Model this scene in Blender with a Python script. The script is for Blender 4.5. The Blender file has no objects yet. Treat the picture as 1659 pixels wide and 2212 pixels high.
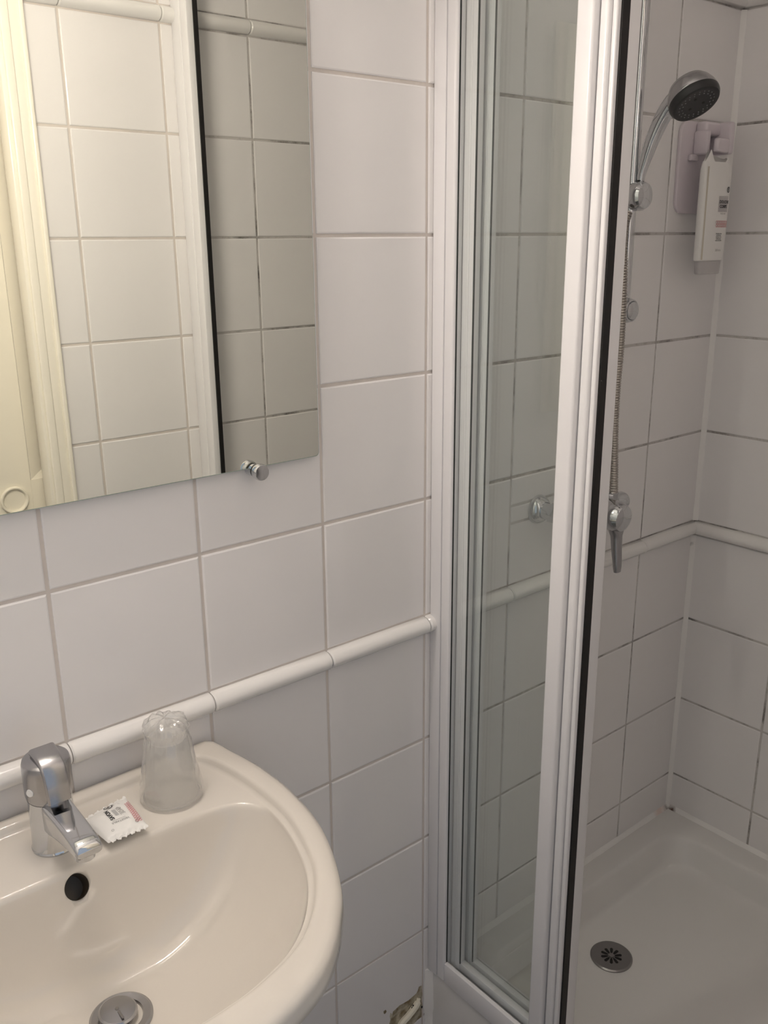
import bpy, bmesh, math, random
import numpy as np
from mathutils import Vector, Matrix, noise
random.seed(7)
scene = bpy.context.scene
COL = scene.collection
UP = 1.5                      # geometry below is written relative to eye height; everything is lifted by UP at the end

# ------------------------------------------------------------------ camera
FPX, IW, IH = 1947.22, 1659, 2212
yaw, pit, rol = 0.6925, -0.2943, -0.0083
fw = Vector((math.sin(yaw)*math.cos(pit), math.cos(yaw)*math.cos(pit), math.sin(pit)))
rt = Vector((math.cos(yaw), -math.sin(yaw), 0)); upv = rt.cross(fw)
r2 = math.cos(rol)*rt + math.sin(rol)*upv; u2 = -math.sin(rol)*rt + math.cos(rol)*upv
cd = bpy.data.cameras.new('camera'); cam = bpy.data.objects.new('camera', cd); COL.objects.link(cam)
cd.sensor_fit = 'VERTICAL'; cd.sensor_height = 24.0; cd.lens = FPX/IH*24.0; cd.clip_start = 0.02
M = Matrix.Identity(4)
for i in range(3):
    M[i][0], M[i][1], M[i][2] = r2[i], u2[i], -fw[i]
M[0][3], M[1][3], M[2][3] = -0.9269, -1.0139, -0.0048 + UP
cam.matrix_world = M
scene.camera = cam

# ------------------------------------------------------------------ world: cool daylight of the room outside the doorway
w = bpy.data.worlds.new('world'); scene.world = w; w.use_nodes = True
bg = w.node_tree.nodes['Background']; bg.inputs[0].default_value = (0.75, 0.85, 1.0, 1); bg.inputs[1].default_value = 0.36
LAMP_STRENGTH = 97.0
LAMP_COLOR = (1.0, 0.895, 0.81, 1)
vs = scene.view_settings
vs.view_transform = 'Standard'; vs.look = 'None'; vs.gamma = 1.0; vs.use_curve_mapping = False
vs.exposure = 0.69
scene.cycles.use_denoising = True; scene.cycles.use_light_tree = False
scene.cycles.sample_clamp_indirect = 6.0
scene.cycles.max_bounces = 7; scene.cycles.diffuse_bounces = 5; scene.cycles.glossy_bounces = 4
scene.cycles.transmission_bounces = 4; scene.cycles.transparent_max_bounces = 20
scene.cycles.use_adaptive_sampling = True; scene.cycles.adaptive_threshold = 0.03

# ------------------------------------------------------------------ materials
def nodes(name):
    m = bpy.data.materials.new(name); m.use_nodes = True
    nt = m.node_tree; return m, nt, nt.nodes['Principled BSDF']
def mat(name, col, rough=0.4, metal=0.0, bump=None, var=None, coat=0.0, ior=1.5):
    m, nt, p = nodes(name)
    p.inputs['Base Color'].default_value = (*col, 1); p.inputs['Roughness'].default_value = rough
    p.inputs['Metallic'].default_value = metal; p.inputs['IOR'].default_value = ior
    p.inputs['Coat Weight'].default_value = coat; p.inputs['Coat Roughness'].default_value = 0.05
    geo = nt.nodes.new('ShaderNodeNewGeometry')
    if bump:
        t = nt.nodes.new('ShaderNodeTexNoise'); t.inputs['Scale'].default_value = bump[0]; t.inputs['Detail'].default_value = 2
        nt.links.new(geo.outputs['Position'], t.inputs['Vector'])
        b = nt.nodes.new('ShaderNodeBump'); b.inputs['Strength'].default_value = bump[1]; b.inputs['Distance'].default_value = bump[2]
        nt.links.new(t.outputs['Fac'], b.inputs['Height']); nt.links.new(b.outputs['Normal'], p.inputs['Normal'])
    if var:
        t = nt.nodes.new('ShaderNodeTexNoise'); t.inputs['Scale'].default_value = var[0]; t.inputs['Detail'].default_value = 3
        nt.links.new(geo.outputs['Position'], t.inputs['Vector'])
        r = nt.nodes.new('ShaderNodeValToRGB'); r.color_ramp.elements[0].position = 0.35; r.color_ramp.elements[1].position = 0.65
        r.color_ramp.elements[0].color = (*var[1], 1); r.color_ramp.elements[1].color = (*col, 1)
        nt.links.new(t.outputs['Fac'], r.inputs[0]); nt.links.new(r.outputs[0], p.inputs['Base Color'])
    return m
M_TILE = mat('white_glazed_tile', (0.865, 0.845, 0.84), 0.10, bump=(7, 0.40, 0.004))
M_DADO = mat('white_dado_glaze', (0.86, 0.845, 0.825), 0.12)
M_CERAMIC = mat('sanitary_ceramic', (0.72, 0.675, 0.61), 0.06, coat=0.4)
M_ACRYL = mat('tray_acrylic', (0.80, 0.785, 0.765), 0.22)
M_ALU = mat('white_lacquered_aluminium', (0.84, 0.83, 0.84), 0.22)
M_BLACK = mat('black_rubber', (0.006, 0.005, 0.0045), 0.6)
M_GASK = mat('dark_gasket', (0.02, 0.026, 0.024), 0.5)
M_CHROME = mat('chrome', (0.62, 0.63, 0.645), 0.06, 1.0)
M_CHROME2 = mat('satin_chrome', (0.43, 0.425, 0.435), 0.24, 1.0)
M_STEEL = mat('brushed_steel', (0.30, 0.29, 0.285), 0.33, 1.0)
M_HOSE = mat('hose_steel', (0.46, 0.43, 0.40), 0.3, 1.0)
M_DARK = mat('painted_cavity_shade', (0.13, 0.10, 0.07), 0.4)
M_CREAM = mat('cream_paint', (0.88, 0.83, 0.71), 0.35)
M_TRIM = mat('cream_gloss_trim', (0.90, 0.86, 0.76), 0.25)
M_PAINT = mat('ceiling_paint', (0.87, 0.865, 0.85), 0.8)
M_FLOOR = mat('floor_vinyl', (0.24, 0.215, 0.20), 0.5, var=(9, (0.19, 0.175, 0.165)))
M_LILAC = mat('lilac_plastic', (0.70, 0.64, 0.68), 0.3)
M_BOTTLE = mat('white_bottle_plastic', (0.86, 0.845, 0.82), 0.3)
M_SEAM = mat('bottle_seam', (0.60, 0.55, 0.47), 0.4)
M_CAPGREY = mat('bottle_cap', (0.52, 0.50, 0.50), 0.3)
M_PACK = mat('soap_paper', (0.88, 0.87, 0.84), 0.42, bump=(90, 0.15, 0.001))
M_INK = mat('black_ink', (0.02, 0.02, 0.022), 0.6)
M_INKG = mat('grey_ink', (0.30, 0.29, 0.28), 0.6)
M_INKL = mat('pale_grey_ink', (0.52, 0.52, 0.51), 0.6)
M_PINK = mat('pink_ink', (0.62, 0.17, 0.19), 0.6)
M_FACE = mat('spray_face_rubber', (0.016, 0.016, 0.017), 0.38)
M_NOZ = mat('nozzle_rubber', (0.22, 0.22, 0.23), 0.4)
M_FILL = mat('crumbling_filler', (0.60, 0.55, 0.42), 0.9, bump=(120, 0.8, 0.004), var=(60, (0.24, 0.18, 0.10)))
M_STICK = mat('cream_filler', (0.80, 0.76, 0.64), 0.7, bump=(150, 0.5, 0.002))
M_EDGE = mat('mirror_edge_glass', (0.45, 0.52, 0.47), 0.1)

def grout_mat():
    m, nt, p = nodes('grout'); p.inputs['Roughness'].default_value = 0.85
    geo = nt.nodes.new('ShaderNodeNewGeometry'); sep = nt.nodes.new('ShaderNodeSeparateXYZ')
    nt.links.new(geo.outputs['Position'], sep.inputs[0])
    # damp side of the shower screen: greyer, mouldy joints
    mr = nt.nodes.new('ShaderNodeMapRange'); mr.inputs[1].default_value = 0.0; mr.inputs[2].default_value = 0.06
    nt.links.new(sep.outputs['X'], mr.inputs[0])
    mix = nt.nodes.new('ShaderNodeMix'); mix.data_type = 'RGBA'
    mix.inputs[6].default_value = (0.70, 0.645, 0.60, 1); mix.inputs[7].default_value = (0.60, 0.575, 0.555, 1)
    nt.links.new(mr.outputs[0], mix.inputs[0])
    t = nt.nodes.new('ShaderNodeTexNoise'); t.inputs['Scale'].default_value = 9; t.inputs['Detail'].default_value = 6; t.inputs['Roughness'].default_value = 0.75
    nt.links.new(geo.outputs['Position'], t.inputs['Vector'])
    r = nt.nodes.new('ShaderNodeValToRGB'); r.color_ramp.elements[0].position = 0.47; r.color_ramp.elements[1].position = 0.66
    nt.links.new(t.outputs['Fac'], r.inputs[0])
    mul = nt.nodes.new('ShaderNodeMath'); mul.operation = 'MULTIPLY'
    ad = nt.nodes.new('ShaderNodeMath'); ad.operation = 'MULTIPLY_ADD'; ad.inputs[1].default_value = 0.72; ad.inputs[2].default_value = 0.10
    nt.links.new(mr.outputs[0], ad.inputs[0])
    nt.links.new(r.outputs[0], mul.inputs[0]); nt.links.new(ad.outputs[0], mul.inputs[1])
    mx2 = nt.nodes.new('ShaderNodeMix'); mx2.data_type = 'RGBA'; mx2.inputs[7].default_value = (0.05, 0.038, 0.03, 1)
    nt.links.new(mul.outputs[0], mx2.inputs[0]); nt.links.new(mix.outputs[2], mx2.inputs[6])
    nt.links.new(mx2.outputs[2], p.inputs['Base Color'])
    return m
M_GROUT = grout_mat()

def sealant_mat():
    m, nt, p = nodes('silicone_sealant'); p.inputs['Roughness'].default_value = 0.35
    geo = nt.nodes.new('ShaderNodeNewGeometry')
    base = (0.90, 0.885, 0.865, 1); last = None
    t = nt.nodes.new('ShaderNodeTexNoise'); t.inputs['Scale'].default_value = 70; t.inputs['Detail'].default_value = 5
    nt.links.new(geo.outputs['Position'], t.inputs['Vector'])
    # brown mould where the tray meets the corner, black spots just under the dado
    for c, rad, col in (((0.784, -0.014, -1.318+UP), 0.020, (0.12, 0.07, 0.05, 1)), ((0.786, -0.006, -0.652+UP), 0.011, (0.05, 0.035, 0.03, 1)), ((0.76, -0.006, -1.316+UP), 0.03, (0.80, 0.68, 0.63, 1))):
        d = nt.nodes.new('ShaderNodeVectorMath'); d.operation = 'DISTANCE'; d.inputs[1].default_value = c
        nt.links.new(geo.outputs['Position'], d.inputs[0])
        mr = nt.nodes.new('ShaderNodeMapRange'); mr.inputs[1].default_value = rad; mr.inputs[2].default_value = 0.0
        nt.links.new(d.outputs['Value'], mr.inputs[0])
        mu = nt.nodes.new('ShaderNodeMath'); mu.operation = 'MULTIPLY'; nt.links.new(mr.outputs[0], mu.inputs[0]); nt.links.new(t.outputs['Fac'], mu.inputs[1])
        rp = nt.nodes.new('ShaderNodeValToRGB'); rp.color_ramp.elements[0].position = 0.08; rp.color_ramp.elements[1].position = 0.38
        nt.links.new(mu.outputs[0], rp.inputs[0])
        mx = nt.nodes.new('ShaderNodeMix'); mx.data_type = 'RGBA'; mx.inputs[7].default_value = col
        nt.links.new(rp.outputs[0], mx.inputs[0])
        if last: nt.links.new(last, mx.inputs[6])
        else: mx.inputs[6].default_value = base
        last = mx.outputs[2]
    nt.links.new(last, p.inputs['Base Color'])
    return m
M_SEAL = sealant_mat()

def thin_glass(name, tint, rough=0.0, refl=1.0, haze=0.0, ior=1.5):
    m = bpy.data.materials.new(name); m.use_nodes = True; nt = m.node_tree; nt.nodes.clear()
    out = nt.nodes.new('ShaderNodeOutputMaterial'); mx = nt.nodes.new('ShaderNodeMixShader')
    tr = nt.nodes.new('ShaderNodeBsdfTransparent'); tr.inputs[0].default_value = (*tint, 1)
    gl = nt.nodes.new('ShaderNodeBsdfGlossy'); gl.inputs['Roughness'].default_value = rough; gl.inputs[0].default_value = (1, 1, 1, 1)
    lw = nt.nodes.new('ShaderNodeLayerWeight'); lw.inputs['Blend'].default_value = 0.5
    pw = nt.nodes.new('ShaderNodeMath'); pw.operation = 'POWER'; pw.inputs[1].default_value = 5.0
    mm = nt.nodes.new('ShaderNodeMath'); mm.operation = 'MULTIPLY_ADD'; mm.inputs[1].default_value = 0.9*refl; mm.inputs[2].default_value = 0.04*refl; mm.use_clamp = True
    nt.links.new(lw.outputs['Facing'], pw.inputs[0]); nt.links.new(pw.outputs[0], mm.inputs[0]); nt.links.new(mm.outputs[0], mx.inputs[0])
    body = tr.outputs[0]
    if haze:
        df = nt.nodes.new('ShaderNodeBsdfDiffuse'); df.inputs[0].default_value = (0.86, 0.85, 0.83, 1)
        tl = nt.nodes.new('ShaderNodeBsdfTranslucent'); tl.inputs[0].default_value = (0.86, 0.85, 0.83, 1)
        a = nt.nodes.new('ShaderNodeMixShader'); a.inputs[0].default_value = 0.45
        nt.links.new(df.outputs[0], a.inputs[1]); nt.links.new(tl.outputs[0], a.inputs[2])
        b = nt.nodes.new('ShaderNodeMixShader'); b.inputs[0].default_value = haze
        nt.links.new(tr.outputs[0], b.inputs[1]); nt.links.new(a.outputs[0], b.inputs[2]); body = b.outputs[0]
    nt.links.new(body, mx.inputs[1]); nt.links.new(gl.outputs[0], mx.inputs[2]); nt.links.new(mx.outputs[0], out.inputs[0])
    return m
M_GLASS = thin_glass('shower_glass', (0.975, 0.986, 0.98))
M_CUP = thin_glass('cup_plastic', (0.97, 0.97, 0.965), 0.12, 1.0, haze=0.40)
M_WRAP = thin_glass('cellophane', (0.985, 0.985, 0.98), 0.10, 1.8, haze=0.26)
M_MIRROR = mat('silvered_glass', (0.83, 0.845, 0.78), 0.0, 1.0)
def emit(name, col, s):
    m, nt, p = nodes(name); p.inputs['Base Color'].default_value = (0.9, 0.9, 0.9, 1)
    p.inputs['Emission Color'].default_value = col; p.inputs['Emission Strength'].default_value = s
    return m
M_TUBE = emit('lit_tube', LAMP_COLOR, LAMP_STRENGTH)

# ------------------------------------------------------------------ mesh helpers
class MB:
    def __init__(s): s.v = []; s.f = []; s.mi = []
    def add(s, vs, fs, mi=0):
        o = len(s.v); s.v += [tuple(p) for p in vs]; s.f += [tuple(i+o for i in f) for f in fs]; s.mi += [mi]*len(fs); return s
    def box(s, x0, x1, y0, y1, z0, z1, bev=0.0, seg=2, mi=0):
        x0, x1 = min(x0, x1), max(x0, x1); y0, y1 = min(y0, y1), max(y0, y1); z0, z1 = min(z0, z1), max(z0, z1)
        bm = bmesh.new(); bmesh.ops.create_cube(bm, size=1)
        for v in bm.verts:
            v.co = Vector(((x0+x1)/2+v.co.x*(x1-x0), (y0+y1)/2+v.co.y*(y1-y0), (z0+z1)/2+v.co.z*(z1-z0)))
        if bev: bmesh.ops.bevel(bm, geom=bm.edges[:], offset=bev, segments=seg, profile=0.5, affect='EDGES')
        bm.verts.index_update()
        s.add([v.co.copy() for v in bm.verts], [[v.index for v in f.verts] for f in bm.faces], mi); bm.free(); return s
    def loft(s, loops, cap0=True, cap1=True, mi=0):
        n = len(loops[0]); vs = [p for l in loops for p in l]; fs = []
        for k in range(len(loops)-1):
            for i in range(n):
                j = (i+1) % n; fs.append((k*n+i, k*n+j, (k+1)*n+j, (k+1)*n+i))
        if cap0: fs.append(tuple(range(n-1, -1, -1)))
        if cap1: fs.append(tuple((len(loops)-1)*n+i for i in range(n)))
        return s.add(vs, fs, mi)
    def lathe(s, prof, org, axis, n=32, cap0=True, cap1=True, mi=0, sx=1.0):
        a = Vector(axis).normalized(); t = Vector((0, 0, 1)) if abs(a.z) < 0.9 else Vector((1, 0, 0))
        e1 = a.cross(t).normalized(); e2 = a.cross(e1); o = Vector(org)
        loops = [[o + a*h + (e1*math.cos(2*math.pi*i/n)*sx + e2*math.sin(2*math.pi*i/n))*max(r, 1e-5) for i in range(n)] for r, h in prof]
        return s.loft(loops, cap0, cap1, mi)
    def tube(s, path, rad, n=14, cap=True, mi=0, flat=1.0, side=None):
        P = [Vector(p) for p in path]; loops = []; prev = None
        for k, p in enumerate(P):
            d = (P[min(k+1, len(P)-1)] - P[max(k-1, 0)]).normalized()
            if prev is None:
                t = Vector(side) if side else (Vector((0, 0, 1)) if abs(d.z) < 0.9 else Vector((1, 0, 0)))
                e1 = (t - d*t.dot(d)).normalized()
            else: e1 = (prev - d*prev.dot(d)).normalized()
            prev = e1; e2 = d.cross(e1); r = rad[k] if isinstance(rad, (list, tuple)) else rad
            loops.append([p + (e1*math.cos(2*math.pi*i/n) + e2*math.sin(2*math.pi*i/n)*flat)*r for i in range(n)])
        return s.loft(loops, cap, cap, mi)
ORG = {}
def obj(name, mb, m, parent=None, smooth=True, angle=35):
    o0 = ORG[parent.name] if parent else Vector((0, 0, 0))
    me = bpy.data.meshes.new(name)
    me.from_pydata([tuple(Vector(p)-o0) for p in mb.v], [], mb.f)
    for mm in (m if isinstance(m, (list, tuple)) else [m]): me.materials.append(mm)
    for p, i in zip(me.polygons, mb.mi): p.material_index = i
    bm = bmesh.new(); bm.from_mesh(me); bmesh.ops.recalc_face_normals(bm, faces=bm.faces[:]); bm.to_mesh(me); bm.free()
    if smooth:
        me.polygons.foreach_set('use_smooth', [True]*len(me.polygons)); me.set_sharp_from_angle(angle=math.radians(angle))
    o = bpy.data.objects.new(name, me); COL.objects.link(o)
    if parent: o.parent = parent
    ORG[o.name] = o0
    return o
def thing(name, loc, label, cat, group=None):
    o = bpy.data.objects.new(name, None); COL.objects.link(o); o.location = loc; o.empty_display_size = 0.05
    ORG[o.name] = Vector(loc); tag(o, label, cat, group); return o
def tag(o, label, cat, group=None):
    o['label'] = label; o['category'] = cat
    if group: o['group'] = group
    return o
def struct(name, mb, m, label, smooth=False):
    o = obj(name, mb, m, None, smooth); o['kind'] = 'structure'; o['label'] = label; return o
def spline(pts, n):
    P = [Vector(p) for p in pts]; P = [2*P[0]-P[1]] + P + [2*P[-1]-P[-2]]; out = []
    for k in range(1, len(P)-2):
        for i in range(n):
            t = i/n; a, b, c, d = P[k-1], P[k], P[k+1], P[k+2]
            out.append(0.5*((2*b)+(c-a)*t+(2*a-5*b+4*c-d)*t*t+(3*b-a-3*c+d)*t**3))
    return out + [P[-2]]
def text2d(s, size, bold=0.0):
    cu = bpy.data.curves.new('t', 'FONT'); cu.body = s; cu.size = size; cu.align_x = 'CENTER'; cu.align_y = 'CENTER'; cu.offset = bold*size; cu.resolution_u = 3
    o = bpy.data.objects.new('t', cu); COL.objects.link(o); bpy.context.view_layer.update()
    me = bpy.data.meshes.new_from_object(o.evaluated_get(bpy.context.evaluated_depsgraph_get()))
    vs = [(v.co.x, v.co.y) for v in me.vertices]; fs = [tuple(p.vertices) for p in me.polygons]
    bpy.data.objects.remove(o); bpy.data.curves.remove(cu); bpy.data.meshes.remove(me)
    return vs, fs
def ring2d(cx, cy, r0, r1, n=18):
    vs = []; fs = []
    for i in range(n):
        a = 2*math.pi*i/n; vs += [(cx+r0*math.cos(a), cy+r0*math.sin(a)), (cx+r1*math.cos(a), cy+r1*math.sin(a))]
    for i in range(n):
        j = (i+1) % n; fs.append((2*i, 2*i+1, 2*j+1, 2*j))
    return vs, fs
def rect2d(x0, x1, y0, y1, n=6):
    vs = []; fs = []
    for i in range(n+1):
        x = x0+(x1-x0)*i/n; vs += [(x, y0), (x, y1)]
    for i in range(n): fs.append((2*i, 2*i+2, 2*i+3, 2*i+1))
    return vs, fs

# ------------------------------------------------------------------ the setting
XC, YF, XL = 0.797, -0.78, -1.15       # shower end wall, doorway wall, left wall
ZF, ZC = -1.5, 0.85
G = 0.0018                              # joints lie this far behind the tile faces
struct('floor', MB().box(-2.2, XC+0.1, -3.0, 0.1, ZF-0.05, ZF), M_FLOOR, 'floor of the small bathroom and the room outside')
struct('ceiling', MB().box(XL-0.1, XC+0.1, -0.92, 0.1, ZC, ZC+0.05), M_PAINT, 'plain white ceiling above the bathroom')
wall_back = struct('wall_back', MB().box(XL, XC+G, G, 0.1, ZF, ZC), M_GROUT, 'white tiled wall carrying mirror, washbasin and shower rail')
wall_right = struct('wall_right', MB().box(XC+G, XC+0.1, -0.92, 0.1, ZF, ZC), M_GROUT, 'white tiled wall at the end of the shower')
struct('wall_left', MB().box(XL-0.1, XL, -0.92, 0.1, ZF, ZC), M_PAINT, 'plain wall on the left of the washbasin')
wf = MB()
wf.box(-0.3195, XC, YF-0.034, YF-G, ZF, ZC); wf.box(-0.325, XC, -0.92, -0.89, ZF, ZC)
wf.box(XL, -1.05, -0.92, YF-G, ZF, ZC); wf.box(-1.05, -0.325, -0.92, YF-G, 0.56, ZC)
wall_front = struct('wall_front', wf, M_GROUT, 'white tiled wall with the doorway, seen in the mirror')

TILE_CACHE = {}
def tile_mesh(w, h):
    k = (round(w, 4), round(h, 4))
    if k in TILE_CACHE: return TILE_CACHE[k]
    vs = []; fs = []
    for ins, y in ((0.0, 0.006), (0.0, 0.0022), (0.0006, 0.0007), (0.0024, 0.0)):
        a, b = w/2-ins, h/2-ins; vs += [(-a, y, -b), (a, y, -b), (a, y, b), (-a, y, b)]
    for r in range(3):
        for i in range(4):
            j = (i+1) % 4; fs.append((r*4+i, r*4+j, r*4+4+j, r*4+4+i))
    fs.append((12, 13, 14, 15))
    me = bpy.data.meshes.new('tile'); me.from_pydata(vs, [], fs); me.materials.append(M_TILE)
    me.polygons.foreach_set('use_smooth', [False]*len(me.polygons))
    TILE_CACHE[k] = me; return me
def put_tile(wall, rot, c, w, h):
    o = bpy.data.objects.new('tile', tile_mesh(w, h)); COL.objects.link(o); o.parent = wall
    o.location = c; o.rotation_euler = (random.uniform(-.0022, .0022), random.uniform(-.001, .001), rot + random.uniform(-.0022, .0022))
DADO = {}
def put_dado(wall, rot, c, L):
    k = round(L, 4)
    if k not in DADO:
        mb = MB(); n = 12; prof = [(0.0145, 0.004)] + [(0.0145*math.cos(math.pi*i/n), -0.0175*math.sin(math.pi*i/n)) for i in range(n+1)] + [(-0.0145, 0.004)]
        loops = []
        for x, sc in ((-L/2, 0.88), (-L/2+0.0025, 1.0), (L/2-0.0025, 1.0), (L/2, 0.88)):
            loops.append([(x, y*sc if y < 0 else y, z*sc) for z, y in prof])
        mb.loft(loops); o = obj('dado_tile', mb, M_DADO); DADO[k] = o.data; bpy.data.objects.remove(o)
    o = bpy.data.objects.new('dado_tile', DADO[k]); COL.objects.link(o); o.parent = wall; o.location = c; o.rotation_euler = (0, 0, rot)
ROWS = [(-1.5, -1.43), (-1.43, -1.23), (-1.23, -1.03), (-1.03, -.83), (-.83, -.63), (-.6, -.4), (-.4, -.2), (-.2, 0), (0, .2), (.2, .4), (.43, .63), (.63, .83), (.83, .85)]
J = 0.0042
def cuts(lo, hi, first):
    e = [lo]; k = math.ceil((lo-first)/0.2 - 1e-6)
    while first+0.2*k < hi-0.012:
        if first+0.2*k > lo+0.012: e.append(first+0.2*k)
        k += 1
    return list(zip(e, e[1:]+[hi]))
def lay(wall, rot, spans, place, skip=None):
    for a, b in spans:
        for z0, z1 in ROWS:
            if skip and skip(a, b, z0, z1): continue
            if z1-z0 < J*2: continue
            put_tile(wall, rot, place((a+b)/2, (z0+z1)/2), b-a-J, z1-z0-J)
        for zd in (-.615, .415):
            if not (skip and skip(a, b, zd-.01, zd+.01)): put_dado(wall, rot, place((a+b)/2, zd), b-a-0.0012)
def skipA(a, b, z0, z1):
    if abs(a-.2) < .01 and abs(z0+.6) < .01: return True          # cut pieces round the mixer
    if abs(a+.2) < .01 and abs(z0+1.43) < .01: return True         # broken tile by the shower
    return False
lay(wall_back, 0.0, cuts(XL, XC-.001, 0.0), lambda x, z: (x, 0, z), skipA)
for z0, z1 in ((-.6, -.484), (-.484, -.452), (-.452, -.4)):
    put_tile(wall_back, 0.0, (.3, 0, (z0+z1)/2), .2-J, z1-z0-J)
lay(wall_right, -math.pi/2, [(-b, -a) for a, b in cuts(0.0, 0.78, 0.2055)], lambda y, z: (XC, y, z))
def skipF(a, b, z0, z1): return (b < -.32 and a > -1.06 and z0 < .55)
lay(wall_front, math.pi, [c for c in cuts(-.281, XC, -.214)], lambda x, z: (x, YF, z))
lay(wall_front, math.pi, [(-1.05, -.85), (-.85, -.65), (-.65, -.45), (-.45, -.281)], lambda x, z: (x, YF, z), lambda a, b, z0, z1: z0 < .6)
# the broken tile low down beside the shower: a tile with its corner gone and the filler behind it
poly = [(-.198, -1.428), (-.092, -1.428), (-.086, -1.398), (-.074, -1.370), (-.058, -1.3665), (-.036, -1.369), (-.011, -1.3645), (-.002, -1.362), (-.002, -1.232), (-.198, -1.232)]
mb = MB(); mb.loft([[(x, .0055, z) for x, z in poly], [(x, .0005, z) for x, z in poly], [(x*.996-.0004, 0, z*.9995-.0006) for x, z in poly]])
obj('tile', mb, M_TILE, wall_back, False)['label'] = 'white tile with a broken lower corner'
mb = MB(); vs = []; fs = []; nx, nz = 24, 14
for i in range(nx+1):
    for k in range(nz+1):
        x = -.10+.0985*i/nx; z = -1.432+.078*k/nz
        vs.append((x, .0012-.0035*max(0, noise.noise((x*70, z*70, 3)))-.001*noise.noise((x*300, z*300, 1)), z))
for i in range(nx):
    for k in range(nz): fs.append((i*(nz+1)+k, (i+1)*(nz+1)+k, (i+1)*(nz+1)+k+1, i*(nz+1)+k+1))
mb.add(vs, fs); obj('crumbling_filler', mb, M_FILL, wall_back)['label'] = 'crumbling brownish filler behind the broken tile'
mb = MB(); mb.tube(spline([(-.064, -.002, -1.432), (-.058, -.004, -1.408), (-.04, -.005, -1.398), (-.02, -.004, -1.388), (-.012, -.002, -1.378)], 5), [.006]*2+[.0065]*16+[.004]*3, 8)
obj('filler_strip', mb, M_STICK, wall_back)
mb = MB()
for x, z, r in ((-.030, -1.3885, .0028), (-.0275, -1.384, .0018), (-.043, -1.398, .0022), (-.0055, -1.402, .0024)):
    mb.lathe([(0, -.001), (r, -.0005), (r*.7, .001), (0, .0013)], (x, -.0035, z), (.3, -1, .2), 7)
obj('dark_crack', mb, M_BLACK, wall_back)
# corner sealant
def bead(p0, p1, d1, d2, r, n=28):
    # slightly wavy hand-laid bead along p0-p1 in the corner spanned by d1, d2
    p0, p1, d1, d2 = map(Vector, (p0, p1, d1, d2)); loops = []
    for k in range(n+1):
        p = p0.lerp(p1, k/n); rr = r*(1+.18*noise.noise((k*.7, r*900, p0.z*3)))
        loops.append([p - (d1+d2)*.001, p+d1*rr, p+d1*rr*.62+d2*rr*.30, p+d1*rr*.30+d2*rr*.62, p+d2*rr])
    return loops
mb = MB(); mb.loft(bead((XC, 0, -.632), (XC, 0, -1.318), (-1, 0, 0), (0, -1, 0), .0082)); mb.loft(bead((XC, 0, .398), (XC, 0, -.598), (-1, 0, 0), (0, -1, 0), .0082, 40))
obj('sealant_bead', mb, M_SEAL, wall_right)['label'] = 'white silicone bead down the shower corner'

# doorway: trim and the sliding door leaf that stands part-way out of its pocket
mb = MB(); mb.box(-.3205, -.304, YF-.005, YF+.0095, ZF, .60, .003, 3); mb.box(-.305, -.286, YF-.005, YF+.007, ZF, .60, .002); mb.box(-.287, -.2775, YF-.005, YF+.012, ZF, .60, .003, 3)
mb.box(-.3285, -.3200, -.817, YF+.005, ZF, .575, .002)
o = obj('trim_1', mb, M_TRIM); o['kind'] = 'structure'; o['label'] = 'cream moulded door trim at the edge of the doorway'
mb = MB(); mb.box(-1.10, -.277, YF-.005, YF+.0125, .5555, .60, .003, 3); mb.box(-1.095, -1.05, YF-.005, YF+.016, ZF, .555, .004, 3)
o = obj('trim_2', mb, M_TRIM); o['kind'] = 'structure'; o['label'] = 'cream door trim over and left of the doorway'
LY0, LY1, PX0, PX1, PZ0, PZ1 = -.829, -.864, -.347, .18, -.467, .44
mb = MB()
mb.box(-.462, PX0, LY1, LY0, ZF+.01, .55, .002); mb.box(PX1, .25, LY1, LY0, ZF+.01, .55, .002)
mb.box(PX0-.001, PX1+.001, LY1, LY0, ZF+.01, PZ0); mb.box(PX0-.001, PX1+.001, LY1, LY0, PZ1, .55)
leaf = obj('door_1', mb, M_CREAM, None, False); leaf['kind'] = 'structure'; leaf['label'] = 'cream sliding door with a round finger pull, seen in the mirror'
b1, b2, dp = .040, .026, .011
mb = MB(); lo = [[(x, y, z) for x, z in ((PX0+bx, PZ0+bz), (PX1-bx, PZ0+bz), (PX1-bx, PZ1-bz), (PX0+bx, PZ1-bz))] for bx, bz, y in ((0, 0, LY0-.001), (b1, b2, LY0-dp))]
mb.loft(lo, False, True); obj('door_panel', mb, M_CREAM, leaf, False)
mb = MB(); mb.lathe([(.0275, -.002), (.0275, .005), (.026, .0068), (.0238, .0066), (.0218, .004), (.0212, .0008), (.0, .0005)], (-.385, LY0, -.502), (0, 1, 0), 40)
obj('finger_pull', mb, M_CREAM, leaf)

# ------------------------------------------------------------------ mirror
mir = thing('wall_mirror', (-.65, 0, -.297), 'large frameless wall mirror above the washbasin', 'mirror')
MX0, MX1, MZ0, MZ1 = -1.088, -.212, -.294, .312
def rr(x0, x1, z0, z1, r, n=5):
    pts = []
    for cx, cz, a0 in ((x1-r, z0+r, -90), (x1-r, z1-r, 0), (x0+r, z1-r, 90), (x0+r, z0+r, 180)):
        for i in range(n+1):
            a = math.radians(a0+90*i/n); pts.append((cx+r*math.cos(a), cz+r*math.sin(a)))
    return pts
P0 = rr(MX0, MX1, MZ0, MZ1, .006); P1 = rr(MX0+.0012, MX1-.0012, MZ0+.0012, MZ1-.0012, .006)
mb = MB(); mb.loft([[(x, -.007, z) for x, z in P0], [(x, -.0113, z) for x, z in P0], [(x, -.012, z) for x, z in P1]], True, False, 1)
mb.add([(x, -.012, z) for x, z in P1], [tuple(range(len(P1)))], 0)
obj('mirror_glass', mb, [M_MIRROR, M_EDGE], mir, False)
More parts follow.
